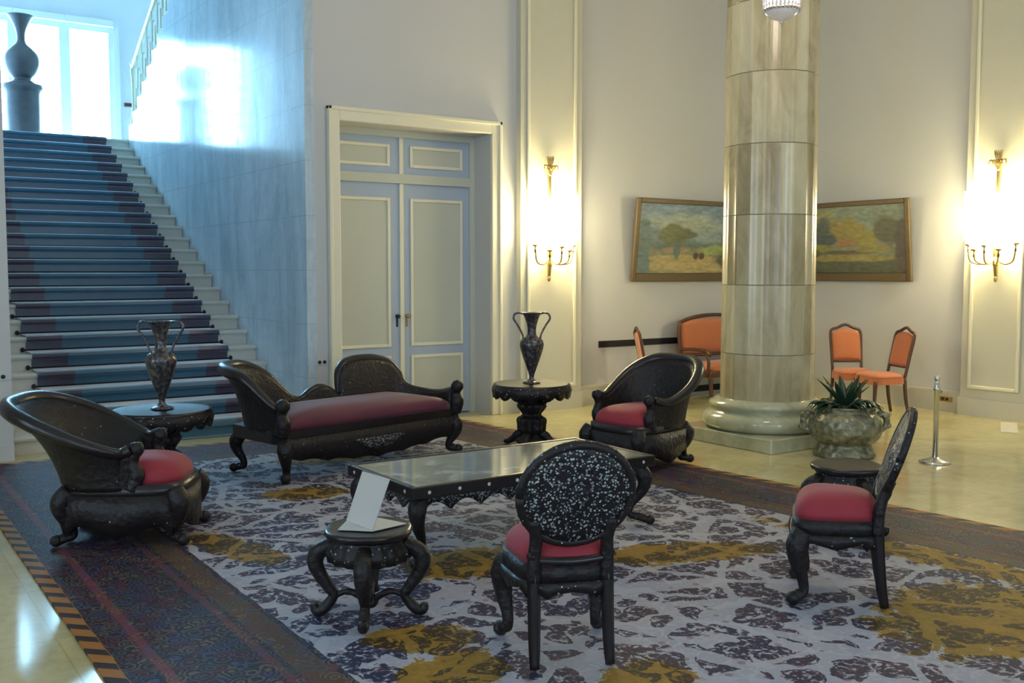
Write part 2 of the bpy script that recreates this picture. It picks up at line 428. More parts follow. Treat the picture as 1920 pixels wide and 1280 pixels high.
for axis, spans in (('x', HW), ('y', NW)):  # unseen windows, added to fill the hall with bluish light
    for (p, q) in spans:
        wn += 1; m = MB(); g = MB()
        bars = [(p, p+.07, .9, 4.4), (q-.07, q, .9, 4.4), ((p+q)/2-.03, (p+q)/2+.03, .9, 4.4), (p, q, .9, .97), (p, q, 4.33, 4.4), (p, q, 3.3, 3.36)]
        for (a, b, c, d) in bars:
            if axis == 'x': m.box(-5.14, -5.06, a, b, c, d)
            else: m.box(a, b, -5.14, -5.06, c, d)
        if axis == 'x': g.box(-5.18, -5.15, p, q, .9, 4.4)
        else: g.box(p, q, -5.18, -5.15, .9, 4.4)
        fo = m.build('window_%d' % wn, M['cream'], kind=S); g.build('window_pane', M['hall_fill_pane'], fo)
# baseboards
MB().box(-5, SX0, YW-.02, YW, 0, .14).build('baseboard_left', M['wall'], kind=S)
m = MB(); m.box(SX1+.1, 4.27, YW-.02, YW, 0, .14); m.box(6.38, XR, YW-.02, YW, 0, .24); m.box(6.38, XR, YW-.03, YW, .22, .25); m.build('baseboard_far', M['panel_cream'], kind=S)
m = MB(); m.box(XR-.02, XR, -5, YW, 0, .24); m.box(XR-.03, XR, -5, YW, .22, .25); m.build('baseboard_right', M['panel_cream'], kind=S)
# door casing
m = MB()
for (a, b, c, d) in ((DX0-.11, DX0, 0, DZ+.11), (DX1, DX1+.11, 0, DZ+.11), (DX0, DX1, DZ, DZ+.11)):
    m.box(a, b, YW-.05, YW, c, d, ch=.008)
for (a, b, c, d) in ((DX0-.13, DX0-.09, 0, DZ+.14), (DX1+.09, DX1+.13, 0, DZ+.14), (DX0-.13, DX1+.13, DZ+.10, DZ+.14)):
    m.box(a, b, YW-.07, YW, c, d, ch=.008)
m.build('trim_1', M['cream'], kind=S)
YD = YW+.36
m = MB(); m.box(DX0, DX0+.06, YD-.03, YD+.06, 0, DZ); m.box(DX1-.06, DX1, YD-.03, YD+.06, 0, DZ); m.box(DX0+.06, DX1-.06, YD-.03, YD+.06, DZ-.07, DZ)
m.box(DX0+.06, DX1-.06, YD-.04, YD+.06, 2.60, 2.70); m.build('trim_2', M['door_beige'], kind=S)
def panel(m_mold, m_pan, x0, x1, z0, z1, y):
    w_ = .035
    for (a, b, c, d) in ((x0, x0+w_, z0, z1), (x1-w_, x1, z0, z1), (x0+w_, x1-w_, z0, z0+w_), (x0+w_, x1-w_, z1-w_, z1)):
        m_mold.box(a, b, y-.018, y, c, d, ch=.006)
    m_pan.box(x0+w_, x1-w_, y-.004, y, z0+w_, z1-w_)
XM = 5.31
for i, (x0, x1) in enumerate(((DX0+.06, XM), (XM, DX1-.06))):
    m = MB(); m.box(x0, x1, YD, YD+.05, 0.01, 2.60); d = m.build('door_%d' % (i+1), M['door_blue'], kind=S)
    mo, pa = MB(), MB()
    px0, px1 = (x0+.03, x1-.14) if i == 0 else (x0+.11, x1-.09)
    panel(mo, pa, px0, px1, .80, 2.44, YD); panel(mo, pa, px0, px1, .16, .70, YD)
    mo.build('moulding', M['cream'], d); pa.build('panel', M['door_beige'], d)
    if i == 1: MB().box(XM-.025, XM+.025, YD-.02, YD, .01, 2.60, ch=.006).build('meeting_strip', M['cream'], d)
    h = MB(); hx = XM+(-.06 if i == 0 else .06)
    h.lathe([(0, 0), (.022, 0), (.022, .006), (.008, .01), (.008, .03), (.022, .04), (.018, .055), (0, .058)], 12, Matrix.Translation((hx, YD, 1.14)) @ Matrix.Rotation(PI/2, 4, 'X'))
    h.box(hx-.012, hx+.012, YD-.004, YD, 1.02, 1.12); h.build('door_knob', M['dark'] if i == 0 else M['brass'], d)
    m = MB(); m.box(x0, x1, YD, YD+.05, 2.70, DZ-.07); tr = m.build('door_%d' % (i+3), M['door_blue'], kind=S)
    mo, pa = MB(), MB(); panel(mo, pa, px0, px1, 2.78, 3.02, YD); mo.build('moulding', M['cream'], tr); pa.build('panel', M['door_beige'], tr)
    if i == 1: MB().box(XM-.025, XM+.025, YD-.02, YD, 2.70, DZ-.07, ch=.006).build('meeting_strip', M['cream'], tr)
# pilasters
def pilaster(n, axis):
    m, mo = MB(), MB()
    if axis == 'y':
        m.box(6.61, 7.49, YW-.09, YW, 0, CEIL); y = YW-.09
        for (a, b, c, d) in ((6.69, 6.73, .27, 6.1), (7.36, 7.40, .27, 6.1), (6.73, 7.36, .27, .31), (6.73, 7.36, 6.06, 6.1)): mo.box(a, b, y-.03, y, c, d, ch=.01)
        m.box(6.59, 7.51, YW-.11, YW, 0, .2)
    else:
        m.box(XR-.09, XR, 5.83, 6.60, 0, CEIL); x = XR-.09
        for (a, b, c, d) in ((5.91, 5.95, .31, 6.1), (6.47, 6.51, .31, 6.1), (5.95, 6.47, .31, .35), (5.95, 6.47, 6.06, 6.1)): mo.box(x-.03, x, a, b, c, d, ch=.01)
        m.box(XR-.11, XR, 5.81, 6.62, 0, .2)
    o = m.build('trim_%d' % n, M['panel_cream'], kind=S); mo.build('moulding', M['cream'], o)
pilaster(3, 'y'); pilaster(4, 'x')
# ---------------- stair hall
SHZ = 8.2; SHY = 19.2
MB().box(SX0-.2, SX0, YW+.42, SHY, 0, SHZ).build('wall_stair_left', M['stair_plaster'], kind=S)
MB().box(6.6, 6.8, YW+.42, SHY, 0, SHZ).build('wall_stair_right', M['stair_plaster'], kind=S)
MB().box(SX0-.3, 6.8, SHY, SHY+.2, 0, SHZ).build('wall_landing', M['stair_plaster'], kind=S)
MB().box(SX0-.3, 6.8, YW, SHY+.2, SHZ, SHZ+.1).build('ceiling_stair', M['ceiling'], kind=S)
MB().box(SX0-.3, 6.8, YW+.2, YW+.42, CEIL, SHZ).build('wall_over_opening', M['stair_plaster'], kind=S)
MB().box(SX0-.3, 6.8, YW+.2, SHY, -.1, 0).build('floor_under_stairs', M['floor'], kind=S)
m = MB(); m.box(SX0-.1, 6.6, LY, SHY, LZ-.2, LZ); m.build('floor_landing', M['step'], kind=S)
# side wall carrying the return flight
poly = [(YW, 0), (LY-.02, 0), (LY-.02, LZ+.22)]
y, z = 16.30, LZ+.22
while y > YW+.3 and z < SHZ-.3:
    poly += [(y, z), (y, z+.18)]; z += .18; y -= .29
poly += [(y, z), (YW, z)]
mt = Matrix(((0, 0, 1, 0), (1, 0, 0, 0), (0, 1, 0, 0), (0, 0, 0, 1)))
MB().prism(poly, SX1, SX1+.1, mt).build('wall_stair_side', M['marble_wall'], kind=S)
m = MB()
for k in range(22):
    m.box(SX1+.1, 6.6, max(16.30-.29*(k+1)-.03, YW+.45), 16.30-.29*k, LZ+.18*k, LZ+.18*(k+1))
m.build('trim_5', M['step'], kind=S)
MB().box(4.62, 6.6, SHY-.03, SHY, 4.60, 4.66).build('trim_6', M['teak'], kind=S)
# landing windows
WX = [(1.38, 1.94), (2.07, 2.75), (2.88, 3.56), (3.69, 4.37)]
for i, (a, b) in enumerate(WX[::-1]):
    m = MB(); z0, z1 = LZ+.06, 5.84
    m.box(a-.065, a+.02, SHY-.10, SHY, LZ, z1+.1); m.box(b-.02, b+.065, SHY-.10, SHY, LZ, z1+.1); m.box(a+.02, b-.02, SHY-.10, SHY, z1, z1+.1); m.box(a+.02, b-.02, SHY-.10, SHY, LZ, z0)
    if i == 3:
        for k in range(7): m.box(a+.02, b-.02, SHY-.07, SHY-.03, 4.1+.25*k, 4.15+.25*k)
    m.box(a-.065, b+.065, SHY-.16, SHY, z1+.1, z1+.22, ch=.01)
    if i == 0: m.box(b+.065, b+.16, SHY-.12, SHY, LZ, z1+.22)
    f = m.build('window_%d' % (i+1), M['stair_plaster'], kind=S)
    MB().box(a+.02, b-.02, SHY-.03, SHY-.005, z0, z1).build('window_pane', M['stair_pane'], f)
# vents and sockets
m = MB(); m.box(7.835, 9.15, YW-.012, YW, .70, .78); v_ = m.build('wall_vent', M['dark']); tag(v_, 'long narrow dark air slot in the wall behind the small red side chair', 'vent')
m = MB()
for k in range(4): m.box(7.84, 9.145, YW-.018, YW-.012, .706+.018*k, .714+.018*k)
m.build('slat', M['dark'], v_)
m = MB(); m.box(8.5, 9.9, YW-.05, YW-.03, .05, .13); v2 = m.build('wall_vent', M['dark']); tag(v2, 'dark floor-level grille in the baseboard behind the orange settee', 'vent')
m = MB()
for k in range(3): m.box(8.51, 9.89, YW-.056, YW-.05, .062+.022*k, .07+.022*k)
m.build('slat', M['dark'], v2)
def socket(pt, axis, label, n=2):
    x, y, z = pt
    m = MB()
    if axis == 'y': m.box(x-.06, x+.06, y-.008, y, z-.035, z+.035, ch=.003)
    else: m.box(x-.008, x, y-.09, y+.09, z-.03, z+.03, ch=.003)
    o = tag(m.build('wall_socket', M['wall'] if axis == 'y' else M['brass']), label, 'socket')
    for k in range(n):
        c = (k-(n-1)/2)*.055
        h = MB()
        if axis == 'y': h.lathe([(0, 0), (.018, 0), (.018, .006), (0, .006)], 12, Matrix.Translation((x+c, y-.008, z)) @ Matrix.Rotation(PI/2, 4, 'X'))
        else: h.lathe([(0, 0), (.016, 0), (.016, .006), (0, .006)], 12, Matrix.Translation((x-.008, y+c, z)) @ Matrix.Rotation(-PI/2, 4, 'Y'))
        h.build('outlet', M['dark'], o)
socket((4.19, YW, .71), 'y', 'double socket with two black outlets beside the tall double door')
socket((1.245, YW, .735), 'y', 'small switch with one black dot left of the staircase', 1)
socket((XR-.03, 6.82, .15), 'x', 'small metal socket low on the right wall behind the chrome post', 2)
# ================================================================ STAIRCASE
st = thing('staircase', 'wide straight staircase of cream stone rising to the bright landing', 'staircase', (SX0+.004, YW, 0))
for k in range(23):
    y0 = SY0+k*TRD; z1 = (k+1)*RIS; nx = .025
    top = y0+TRD+.02 if k < 22 else y0+TRD
    prof = [(y0+.02, k*RIS), (y0+.02, z1-.045), (y0-nx+.008, z1-.04), (y0-nx, z1-.02), (y0-nx+.008, z1), (top, z1), (top, k*RIS)]
    m = MB(); m.prism([(p[0]-YW, p[1]) for p in prof], 0, SX1-SX0-.008, mt); m.build('step', M['step'], st)
RX0, RX1 = 1.70, 3.70
prof = [(SY0-.02, .004)]
for k in range(23):
    y0 = SY0+k*TRD; z1 = (k+1)*RIS
    prof += [(y0+.006, k*RIS+.016), (y0+.004, z1-.052), (y0-.036, z1-.045), (y0-.043, z1-.02), (y0-.036, z1+.004), (y0-.02, z1+.013)]
    if k < 22: prof += [(y0+TRD+.002, z1+.013)]
prof.append((LY+1.6, LZ+.013))
G = [[(RX0, y, z), (RX1, y, z)] for y, z in prof]
rn = MB().sheet(G, .012, False).build('stair_runner', M['runner'])
tag(rn, 'teal stair carpet with dark maroon borders laid down the stone steps', 'stair carpet')
for k in range(1, 23):
    y0 = SY0+k*TRD; z = k*RIS+.028
    r = MB(); r.tube([(RX0-.05, y0-.004, z), (RX1+.05, y0-.004, z)], .007, 8, 1); rod = r.build('stair_rod', M['dark'], rn)
    for x in (RX0-.035, RX1+.035): MB().ball((x, y0-.008, z+.004), (.022, .016, .026), 10).build('rod_bracket', M['dark'], rod)
# balustrade of the return flight
bl = thing('balustrade', 'white metal railing of zigzag bars climbing above the blue marble wall', 'railing', (SX1+.05, 16.42, LZ))
def ry(y): return 4.82+.56*(16.35-y)-LZ
MB().tube([(0, 0, ry(16.42)), (0, 11.2-16.42, ry(11.2))], .032, 10, 1).build('handrail', M['cream'], bl)
m = MB(); m.tube([(0, 0, 1.15), (0, .03, 1.05), (0, -.01, .8), (0, .0, .5), (0, .07, .3), (0, .10, .14), (0, .04, .02), (0, .0, 0.0)], [.035, .03, .026, .026, .03, .035, .04, .045], 10, 5)
m.ball((0, .0, 1.15), .045); m.build('newel_post', M['cream'], bl)
yy, zz, k = 16.30, LZ+.22+.18, 0
while yy > 11.4:
    yl = yy-.145; zb = zz-LZ; ztop = ry(yl)
    m = MB(); m.tube([(0, yl-16.42, zb), (0, yl-16.42, ztop)], .012, 6, 1)
    m.tube([(0, yl-16.42+.10, zb+.08), (0, yl-16.42+.10, zb+.35), (0, yl-16.42-.02, zb+.35), (0, yl-16.42-.02, zb+.62), (0, yl-16.42-.12, zb+.62)], .012, 6, 1)
    m.build('baluster', M['cream'], bl); yy -= .29; zz += .18
# urn on the landing
ped = thing('pedestal', 'tall round dark pedestal on the landing before the bright windows', 'pedestal', (2.72, 17.7, LZ+.02))
MB().lathe([(0, 0), (.30, 0), (.30, .06), (.27, .09), (.25, .12), (.25, .72), (.27, .76), (.30, .80), (.30, .86), (0, .86)], 32).build('pedestal_shaft', M['urn'], ped)
ur = thing('urn', 'big dark flared urn silhouetted against the landing windows', 'urn', (2.72, 17.7, LZ+.886))
MB().lathe([(0, 0), (.17, 0), (.18, .04), (.13, .08), (.2, .16), (.26, .32), (.25, .45), (.16, .56), (.075, .64), (.06, .74), (.08, .86), (.15, 1.0), (.19, 1.06), (.17, 1.06), (.05, .9), (0, .85)], 32, sub=3).build('urn_body', M['urn'], ur)
# ================================================================ COLUMN
cl = thing('column', 'thick round marble column with faceted shaft on a square plinth', 'column', (7.56, 6.68, 0))
MB().box(-.62, .62, -.62, .62, 0, .13, ch=.01).build('plinth', M['base'], cl)
MB().lathe([(0, .13), (.56, .13), (.60, .16), (.62, .20), (.61, .25), (.57, .285), (.52, .30), (.52, .33), (.55, .35), (.545, .38), (.50, .40), (.48, .42), (0, .42)], 64).build('torus_base', M['base'], cl)
m = MB(); nf = 20; NP = nf*6; V = []; F = []
zs = [.41, .44]+[.2+.655*k+e for k in range(1, 10) for e in (-.004, 0, .004)]+[CEIL]
zs = sorted(z for z in zs if z <= CEIL)
for z in zs:
    jn = any(abs(z-(.2+.655*k)) < .001 for k in range(1, 10))
    rr = .452-(z/CEIL)*.03-(.005 if jn else 0)
    for k in range(NP):
        a = 2*PI*k/NP; ph = (k % 6)/6*2-1+1/6
        fl = .012*(1-ph*ph)
        V.append(((rr-fl)*math.cos(a), (rr-fl)*math.sin(a), z))
for i in range(len(zs)-1):
    for k in range(NP): F.append((i*NP+k, i*NP+(k+1) % NP, (i+1)*NP+(k+1) % NP, (i+1)*NP+k))
F.append(list(range(NP))[::-1]); F.append([(len(zs)-1)*NP+k for k in range(NP)])
m.add(V, F, False); m.build('shaft', M['column'], cl)
# ================================================================ RUG
RT = .014
rug = [(.87, .6), (6.37, .6), (5.75, 9.42), (.87, 9.42)]
tag(MB().prism(rug, .001, RT).build('persian_rug', M['rug']), 'huge Persian rug, cream field with gold medallions and dark navy border', 'rug')
# ================================================================ PAINTINGS
def paint_fn(kind):
    def mixc(a, b, t): t = max(0, min(1, t)); return tuple(a[i]+(b[i]-a[i])*t for i in range(3))
    def ell(u, v, cx, cy, rx, ry, soft=.3):
        n_ = mnoise.noise(Vector((u*9+cx*5, v*9, kind)))*.35
        d = math.sqrt(((u-cx)/rx)**2+((v-cy)/ry)**2)+n_
        return max(0, min(1, (1-d)/soft+.5))
    def f(u, v):
        n_ = mnoise.fractal(Vector((u*7, v*9, kind*7.7)), 1.0, 2.0, 4)
        n2 = mnoise.fractal(Vector((u*22, v*26, kind*3.1)), 1.0, 2.0, 3)
        if kind == 0:
            c = mixc((.30, .38, .36), (.22, .32, .40), (v-.5)*2); c = mixc(c, (.42, .47, .36), ell(u, v, .45, .72, .35, .12, .8)+n_*.2)
            ridge = .58+.12*math.sin(u*5+1)+n_*.05
            c = mixc(c, (.20, .27, .25), (ridge-v)*14)
            c = mixc(c, (.14, .20, .17), (.47-v+n_*.04)*16)
            c = mixc(c, (.27, .26, .15), (.40-v+n_*.05)*14)
            for (cx, cy, rx, ry, col) in ((.50, .12, .42, .12, (.52, .42, .18)), (.80, .34, .22, .08, (.34, .42, .14)), (.40, .22, .3, .05, (.50, .40, .16)), (.36, .33, .12, .05, (.42, .30, .16)),
                                          (.36, .56, .13, .17, (.17, .18, .07)), (.28, .56, .08, .11, (.18, .20, .09)), (.47, .57, .09, .05, (.16, .17, .09)), (.37, .35, .035, .13, (.14, .19, .16)),
                                          (.56, .25, .025, .05, (.10, .06, .04)), (.62, .25, .025, .05, (.12, .07, .04)), (.92, .55, .10, .22, (.16, .15, .08)), (.93, .2, .14, .16, (.13, .15, .11)), (.06, .3, .06, .5, (.16, .24, .22))):
                c = mixc(c, col, ell(u, v, cx, cy, rx, ry))
        else:
            c = mixc((.30, .30, .16), (.30, .35, .27), v*1.2-.1)
            c = mixc(c, (.12, .13, .08), (.30-v+n_*.1)*8)
            for (cx, cy, rx, ry, col) in ((.25, .86, .3, .08, (.38, .36, .14)), (.7, .84, .3, .12, (.26, .33, .24)), (.22, .62, .22, .20, (.13, .15, .12)), (.35, .5, .1, .08, (.10, .13, .14)),
                                          (.55, .62, .15, .2, (.36, .29, .09)), (.52, .45, .09, .07, (.44, .24, .12)), (.70, .5, .1, .12, (.36, .31, .08)), (.30, .38, .14, .05, (.34, .32, .08)),
                                          (.55, .22, .36, .05, (.36, .30, .10)), (.52, .31, .22, .03, (.16, .14, .08)), (.85, .62, .10, .2, (.15, .15, .10)), (.97, .4, .06, .5, (.13, .11, .09)), (.2, .3, .12, .08, (.12, .14, .06)), (.73, .36, .13, .06, (.34, .30, .09))):
                c = mixc(c, col, ell(u, v, cx, cy, rx, ry))
        k = 1+n2*.28+n_*.18
        return tuple(max(.01, x*k) for x in c)
    return f
def painting(label, W, Hh, loc, rz, kind):
    t = thing('painting', label, 'painting', loc, rz); t.rotation_euler = (R(6), 0, rz)    # local +x right, -y front, z up; leans forward
    fw, fb = .06, .10
    def fr(a, b, c, d): 
        m_.box(a, b, -.045, 0, c, d, ch=.01); 
    m_ = MB(); fr(0, fw, 0, Hh); fr(W-fw, W, 0, Hh); fr(fw, W-fw, 0, fb); fr(fw, W-fw, Hh-fw, Hh)
    m_.box(fw, fw+.015, -.03, -.01, fb, Hh-fw); m_.box(W-fw-.015, W-fw, -.03, -.01, fb, Hh-fw)
    m_.build('picture_frame', M['frame'], t)
    nx, nz = 150, 90; f = paint_fn(kind); V = []; Cc = []
    for j in range(nz+1):
        for i in range(nx+1):
            u, v = i/nx, j/nz; V.append((fw+.003+u*(W-2*fw-.006), -.012, fb+.003+v*(Hh-fw-fb-.006))); Cc.append(f(u, v))
    n_ = nx+1; F = [(j*n_+i, j*n_+i+1, (j+1)*n_+i+1, (j+1)*n_+i) for j in range(nz) for i in range(nx)]
    o0 = len(V); V += [(fw, -.002, fb), (W-fw, -.002, fb), (W-fw, -.002, Hh-fw), (fw, -.002, Hh-fw)]; Cc += [(.1, .08, .05)]*4; F.append((o0, o0+3, o0+2, o0+1))
    me = bpy.data.meshes.new('canvas'); me.from_pydata(V, [], F); at = me.color_attributes.new('paint', 'FLOAT_COLOR', 'POINT')
    for k, c in enumerate(Cc): at.data[k].color = (*c, 1)
    me.materials.append(M['canvas']); o = bpy.data.objects.new('canvas', me); COL.objects.link(o); o.parent = t
painting('wide landscape with a big tree and sandy path, left of the column', 1.95, 1.04, (8.30, YW-.035, 1.51), 0, 0)
painting('wide dim woodland landscape on the right wall beside the column', 1.95, 1.0, (XR-.035, 9.23, 1.515), -PI/2, 1)
# ================================================================ SCONCES
def sconce(label, loc, rz):
    t = thing('wall_sconce', label, 'wall lamp', loc, rz, 'gilt wall sconces on the pilasters')      # local -y points into the room, z=0 is wall height 0
    m = MB(); m.tube([(0, -.03, 1.53), (0, -.04, 1.62), (0, -.05, 1.8), (0, -.05, 2.3), (0, -.04, 2.75), (0, -.03, 2.88)], [.008, .022, .03, .022, .024, .012], 10, 4)
    m.ball((0, -.04, 1.55), (.02, .02, .035)); m.ball((0, -.05, 1.72), (.035, .03, .04)); m.build('stem', M['brass'], t)
    m = MB()
    for k in range(5):
        a = -.9+.45*k; m.tube([(0, -.05, 2.74), (.05*math.sin(a), -.06, 2.82), (.11*math.sin(a), -.07, 2.85), (.13*math.sin(a), -.08, 2.80)], [.018, .014, .012, .004], 6, 4)
        m.tube([(0, -.05, 2.80), (.05*math.sin(a*.8), -.06, 2.90), (.07*math.sin(a*.8), -.06, 2.96)], [.014, .012, .003], 6, 3)
    m.build('crown_ornament', M['brass'], t)
    for (x, y, z) in ((-.27, -.14, 1.92), (-.14, -.24, 1.86), (0, -.28, 1.90), (.14, -.24, 1.86), (.27, -.14, 1.92)):
        m = MB(); m.tube([(0, -.05, 1.80), (x*.4, y*.6, 1.72), (x*.9, y*.95, 1.75), (x, y, z)], [.014, .012, .010, .012], 8, 5)
        m.lathe([(0, z), (.03, z), (.038, z+.015), (.02, z+.03), (0, z+.03)], 12, Matrix.Translation((x, y, 0)))
        a = m.build('lamp_arm', M['brass'], t)
        d = MB(); d.ball((x, y, z-.05), (.014, .014, .028), 8); d.ball((x, y, z-.018), .008, 8); d.build('drop', M['teak'], a)
        g = MB(); g.lathe([(.018, z+.03), (.055, z+.08), (.075, z+.18), (.072, z+.34), (.055, z+.52), (.06, z+.60), (.0, z+.60)], 16, Matrix.Translation((x, y, 0)), sub=2); g.build('lamp_shade', M['lamp_glass'], a)
    light('sconce_light', t, (0, -.13, 2.20), SCONCE_W, (1, .82, .36), .16)
sconce('glowing gilt sconce on the pilaster right of the double door', (6.985, YW-.09, 0), 0)
sconce('glowing gilt sconce on the right-wall pilaster at the photo edge', (XR-.09, 6.20, 0), -PI/2)
# ================================================================ CHANDELIER
ch = thing('chandelier', 'crystal chandelier whose lowest tier hangs in front of the column', 'chandelier', (5.46, 4.75, 3.32))
m = MB(); m.tube([(0, 0, .35), (0, 0, 3.04)], .012, 8, 1); m.lathe([(0, 2.98), (.09, 2.98), (.07, 3.04), (0, 3.04)], 20)
for z, r in ((.09, .118), (.48, .17), (.9, .42)): m.tube([(r*math.cos(a*PI/12), r*math.sin(a*PI/12), z) for a in range(25)], .008, 6, 1)
for k in range(8): a = k*PI/4; m.tube([(0, 0, .8), (.2*math.cos(a), .2*math.sin(a), .72), (.42*math.cos(a), .42*math.sin(a), .9)], .009, 6, 4)
m.build('chandelier_frame', M['brass'], ch)
m = MB()
for k in range(28):
    a = 2*PI*k/28
    for q in range(13):
        z = .09+q*.030; r = .118+.05*(q/12)**1.5
        m.ball((r*math.cos(a), r*math.sin(a), z), (.0095, .0095, .0165), 6)
o = m.build('crystal_strands', M['crystal'], ch); o['kind'] = 'stuff'
m = MB(); m.lathe([(0, .0), (.008, .004), (.010, .012), (.006, .018), (.03, .026), (.07, .040), (.10, .06), (.118, .085), (.10, .09), (0, .09)], 24, sub=2); m.build('crystal_bowl', M['crystal'], ch)
for k in range(8):
    a = k*PI/4; m = MB(); m.lathe([(0, .90), (.02, .90), (.028, .95), (.03, 1.0), (.015, 1.06), (0, 1.08)], 10, Matrix.Translation((.42*math.cos(a), .42*math.sin(a), 0))); m.build('candle_bulb', M['bulb'], ch)
light('chandelier_light', ch, (0, 0, 1.15), CHAND_W, (1, .84, .68), .35)
light('basket_light', ch, (0, 0, .30), 14, (1, .85, .75), .05)
# ================================================================ FURNITURE
def cabriole(m, x, y, z1, dx, dy, s=1.0, r=1.0):
    L = math.hypot(dx, dy); dx /= L; dy /= L
    P = [(0, z1), (.035*s, z1*.80), (.03*s, z1*.58), (-.005*s, z1*.34), (-.012*s, z1*.17), (.022*s, z1*.07+.020*r), (.05*s, .027*r)]
    m.tube([(x+dx*a, y+dy*a, b) for a, b in P], [.040*r, .046*r, .033*r, .022*r, .019*r, .024*r, .022*r], 10, 4)
    m.ball((x+dx*.055*s, y+dy*.055*s, .029*r), .0285*r, 10)
    m.ball((x+dx*.045*s, y+dy*.045*s, z1*.78), (.03*r, .03*r, .04*r), 8)
def apron(outline, ztop, zlow, amp, n, th=.02, wave=6):
    """closed hanging skirt with a scalloped lower edge"""
    P = outline; G = []; tot = len(P)
    for i, p in enumerate(P):
        f = i/tot; lo = zlow+amp*abs(math.sin(f*wave*PI)); G.append([(p[0], p[1], ztop), (p[0], p[1], (ztop+lo)/2), (p[0], p[1], lo)])
    return MB().sheet(G, th, True, closed=True)
def fine(outline, n=4):
    out = []; L = len(outline)
    for i in range(L):
        a, b = outline[i], outline[(i+1) % L]
        for k in range(n): out.append((a[0]+(b[0]-a[0])*k/n, a[1]+(b[1]-a[1])*k/n))
    return out
def round_chair(label, loc, rz):
    t = thing('round_back_chair', label, 'chair', loc, rz, 'round-backed inlaid blackwood chairs')
    ol = outline_arc(.25, .185, -.22, .20, 32, 4)
    m = MB(); m.prism(ol, .345, .425, smooth=True); m.build('seat_frame', M['black'], t)
    apron(fine(ol, 4), .355, .285, .03, 0, .022, 10).build('apron', M['black_pearl'], t)
    MB().cushion([(x*.95, y*.95) for x, y in ol], .425, .125, 10).build('seat_cushion', M['red'], t)
    for s_ in (-1, 1):
        m = MB(); cabriole(m, s_*.205, -.165, .37, s_*.5, -1, .8, 1.25); m.build('front_leg', M['black'], t)
        m = MB(); m.tube([(s_*.155, .18, .40), (s_*.156, .19, .25), (s_*.158, .205, .10), (s_*.16, .222, .006)], [.030, .028, .025, .020], 4, 3); m.build('rear_leg', M['black_smooth'], t)
    # raked round back
    tilt = R(19)
    mt_ = Matrix.Translation((0, .265, .735)) @ Matrix.Rotation(-tilt, 4, 'X') @ Matrix.Rotation(PI/2, 4, 'X')
    pr_ = [(.0, -.022), (.04, -.022), (.05, -.014), (.07, -.022), (.085, -.014), (.12, -.022), (.135, -.015), (.17, -.021), (.185, -.015), (.228, -.016)]
    m = MB(); m.lathe(pr_+[(r, -z) for r, z in pr_[::-1]], 64, mt_); m.build('back_panel', M['black_lace'], t)
    m = MB(); m.tube([(.230*math.cos(a*PI/24), .226*math.sin(a*PI/24), 0) for a in range(49)], .020, 10, 1, mat=mt_)
    for k in range(34):
        a = 2*PI*k/34; m.ball((.242*math.cos(a), .238*math.sin(a), 0), .011, 6, mat=mt_)
    m.build('back_rim', M['black_pearl'], t)
    for s_ in (-1, 1):
        m = MB(); m.tube([(s_*.155, .18, .36), (s_*.155, .185, .46), (s_*.150, .20, .54), (s_*.165, .235, .63)], [.030, .028, .028, .026], 8, 4); m.ball((s_*.16, .185, .47), .03, 8); m.build('back_post', M['black'], t)
    m = MB(); m.tube([(-.15, .185, .45), (0, .19, .44), (.15, .185, .45)], [.016, .02, .016], 8, 5); m.build('cross_rail', M['black_smooth'], t)
    return t
round_chair('round-backed inlaid black chair in the foreground, seen from behind', (2.575, 3.405, RT), face_to(.40, .92))
round_chair('round-backed inlaid black chair at the right, seen from its side', (4.165, 3.20, RT), face_to(-.625, .78))

def shell_seat(t, path, heights, rakes, z0, mats, th=.035, crest=.034, ins=None, sub=6):
    """path: plan points of the back wall (closed by the open front); heights above floor at each"""
    P = crom([(x, y, 0) for x, y in path], sub); Hh = [v.x for v in crom([(h, 0, 0) for h in heights], sub)]; K = lerpl(list(rakes), sub)
    n = len(P); G = []; top = []; rows = 9
    for i in range(n):
        tg = P[min(i+1, n-1)]-P[max(i-1, 0)]; nr = Vector((-tg.y, tg.x, 0)).normalized()
        row = []
        for j in range(rows+1):
            v = j/rows; z = z0+(Hh[i]-z0)*v; b = K[i]*(.35*v+.65*v**2.2); q = P[i]+nr*b; row.append((q.x, q.y, z))
        G.append(row); top.append(Vector(row[-1])+nr*crest*.5)
    MB().sheet(G, th).build('backrest', mats['shell'], t)
    m = MB(); m.tube(top, [crest*(.8+.45*min(1, max(0, (Hh[i]-.55)/.3))) for i in range(n)], 10, 1); m.build('crest_rail', mats['rail'], t)
    return P, G, top
def scroll_arm(t, p, z0, z1, fwd, mats, r=.045):
    m = MB(); f = Vector(fwd)
    P = [Vector((p[0], p[1], z0)), Vector((p[0], p[1], z0+(z1-z0)*.35))+f*.03, Vector((p[0], p[1], z0+(z1-z0)*.7))+f*.01, Vector((p[0], p[1], z1))+f*.03, Vector((p[0], p[1], z1+.015))+f*.07]
    m.tube(P, [r*1.1, r*1.0, r*.75, r*.95, r*.6], 10, 5); q = P[-2]; m.ball((q.x, q.y, q.z), r*1.05, 10); m.ball((P[1].x, P[1].y, P[1].z), (r*1.1, r*1.1, r*1.3), 10)
    m.build('arm_post', mats['post'], t)
MS = dict(shell=M['black'], rail=M['black_smooth'], post=M['black'])
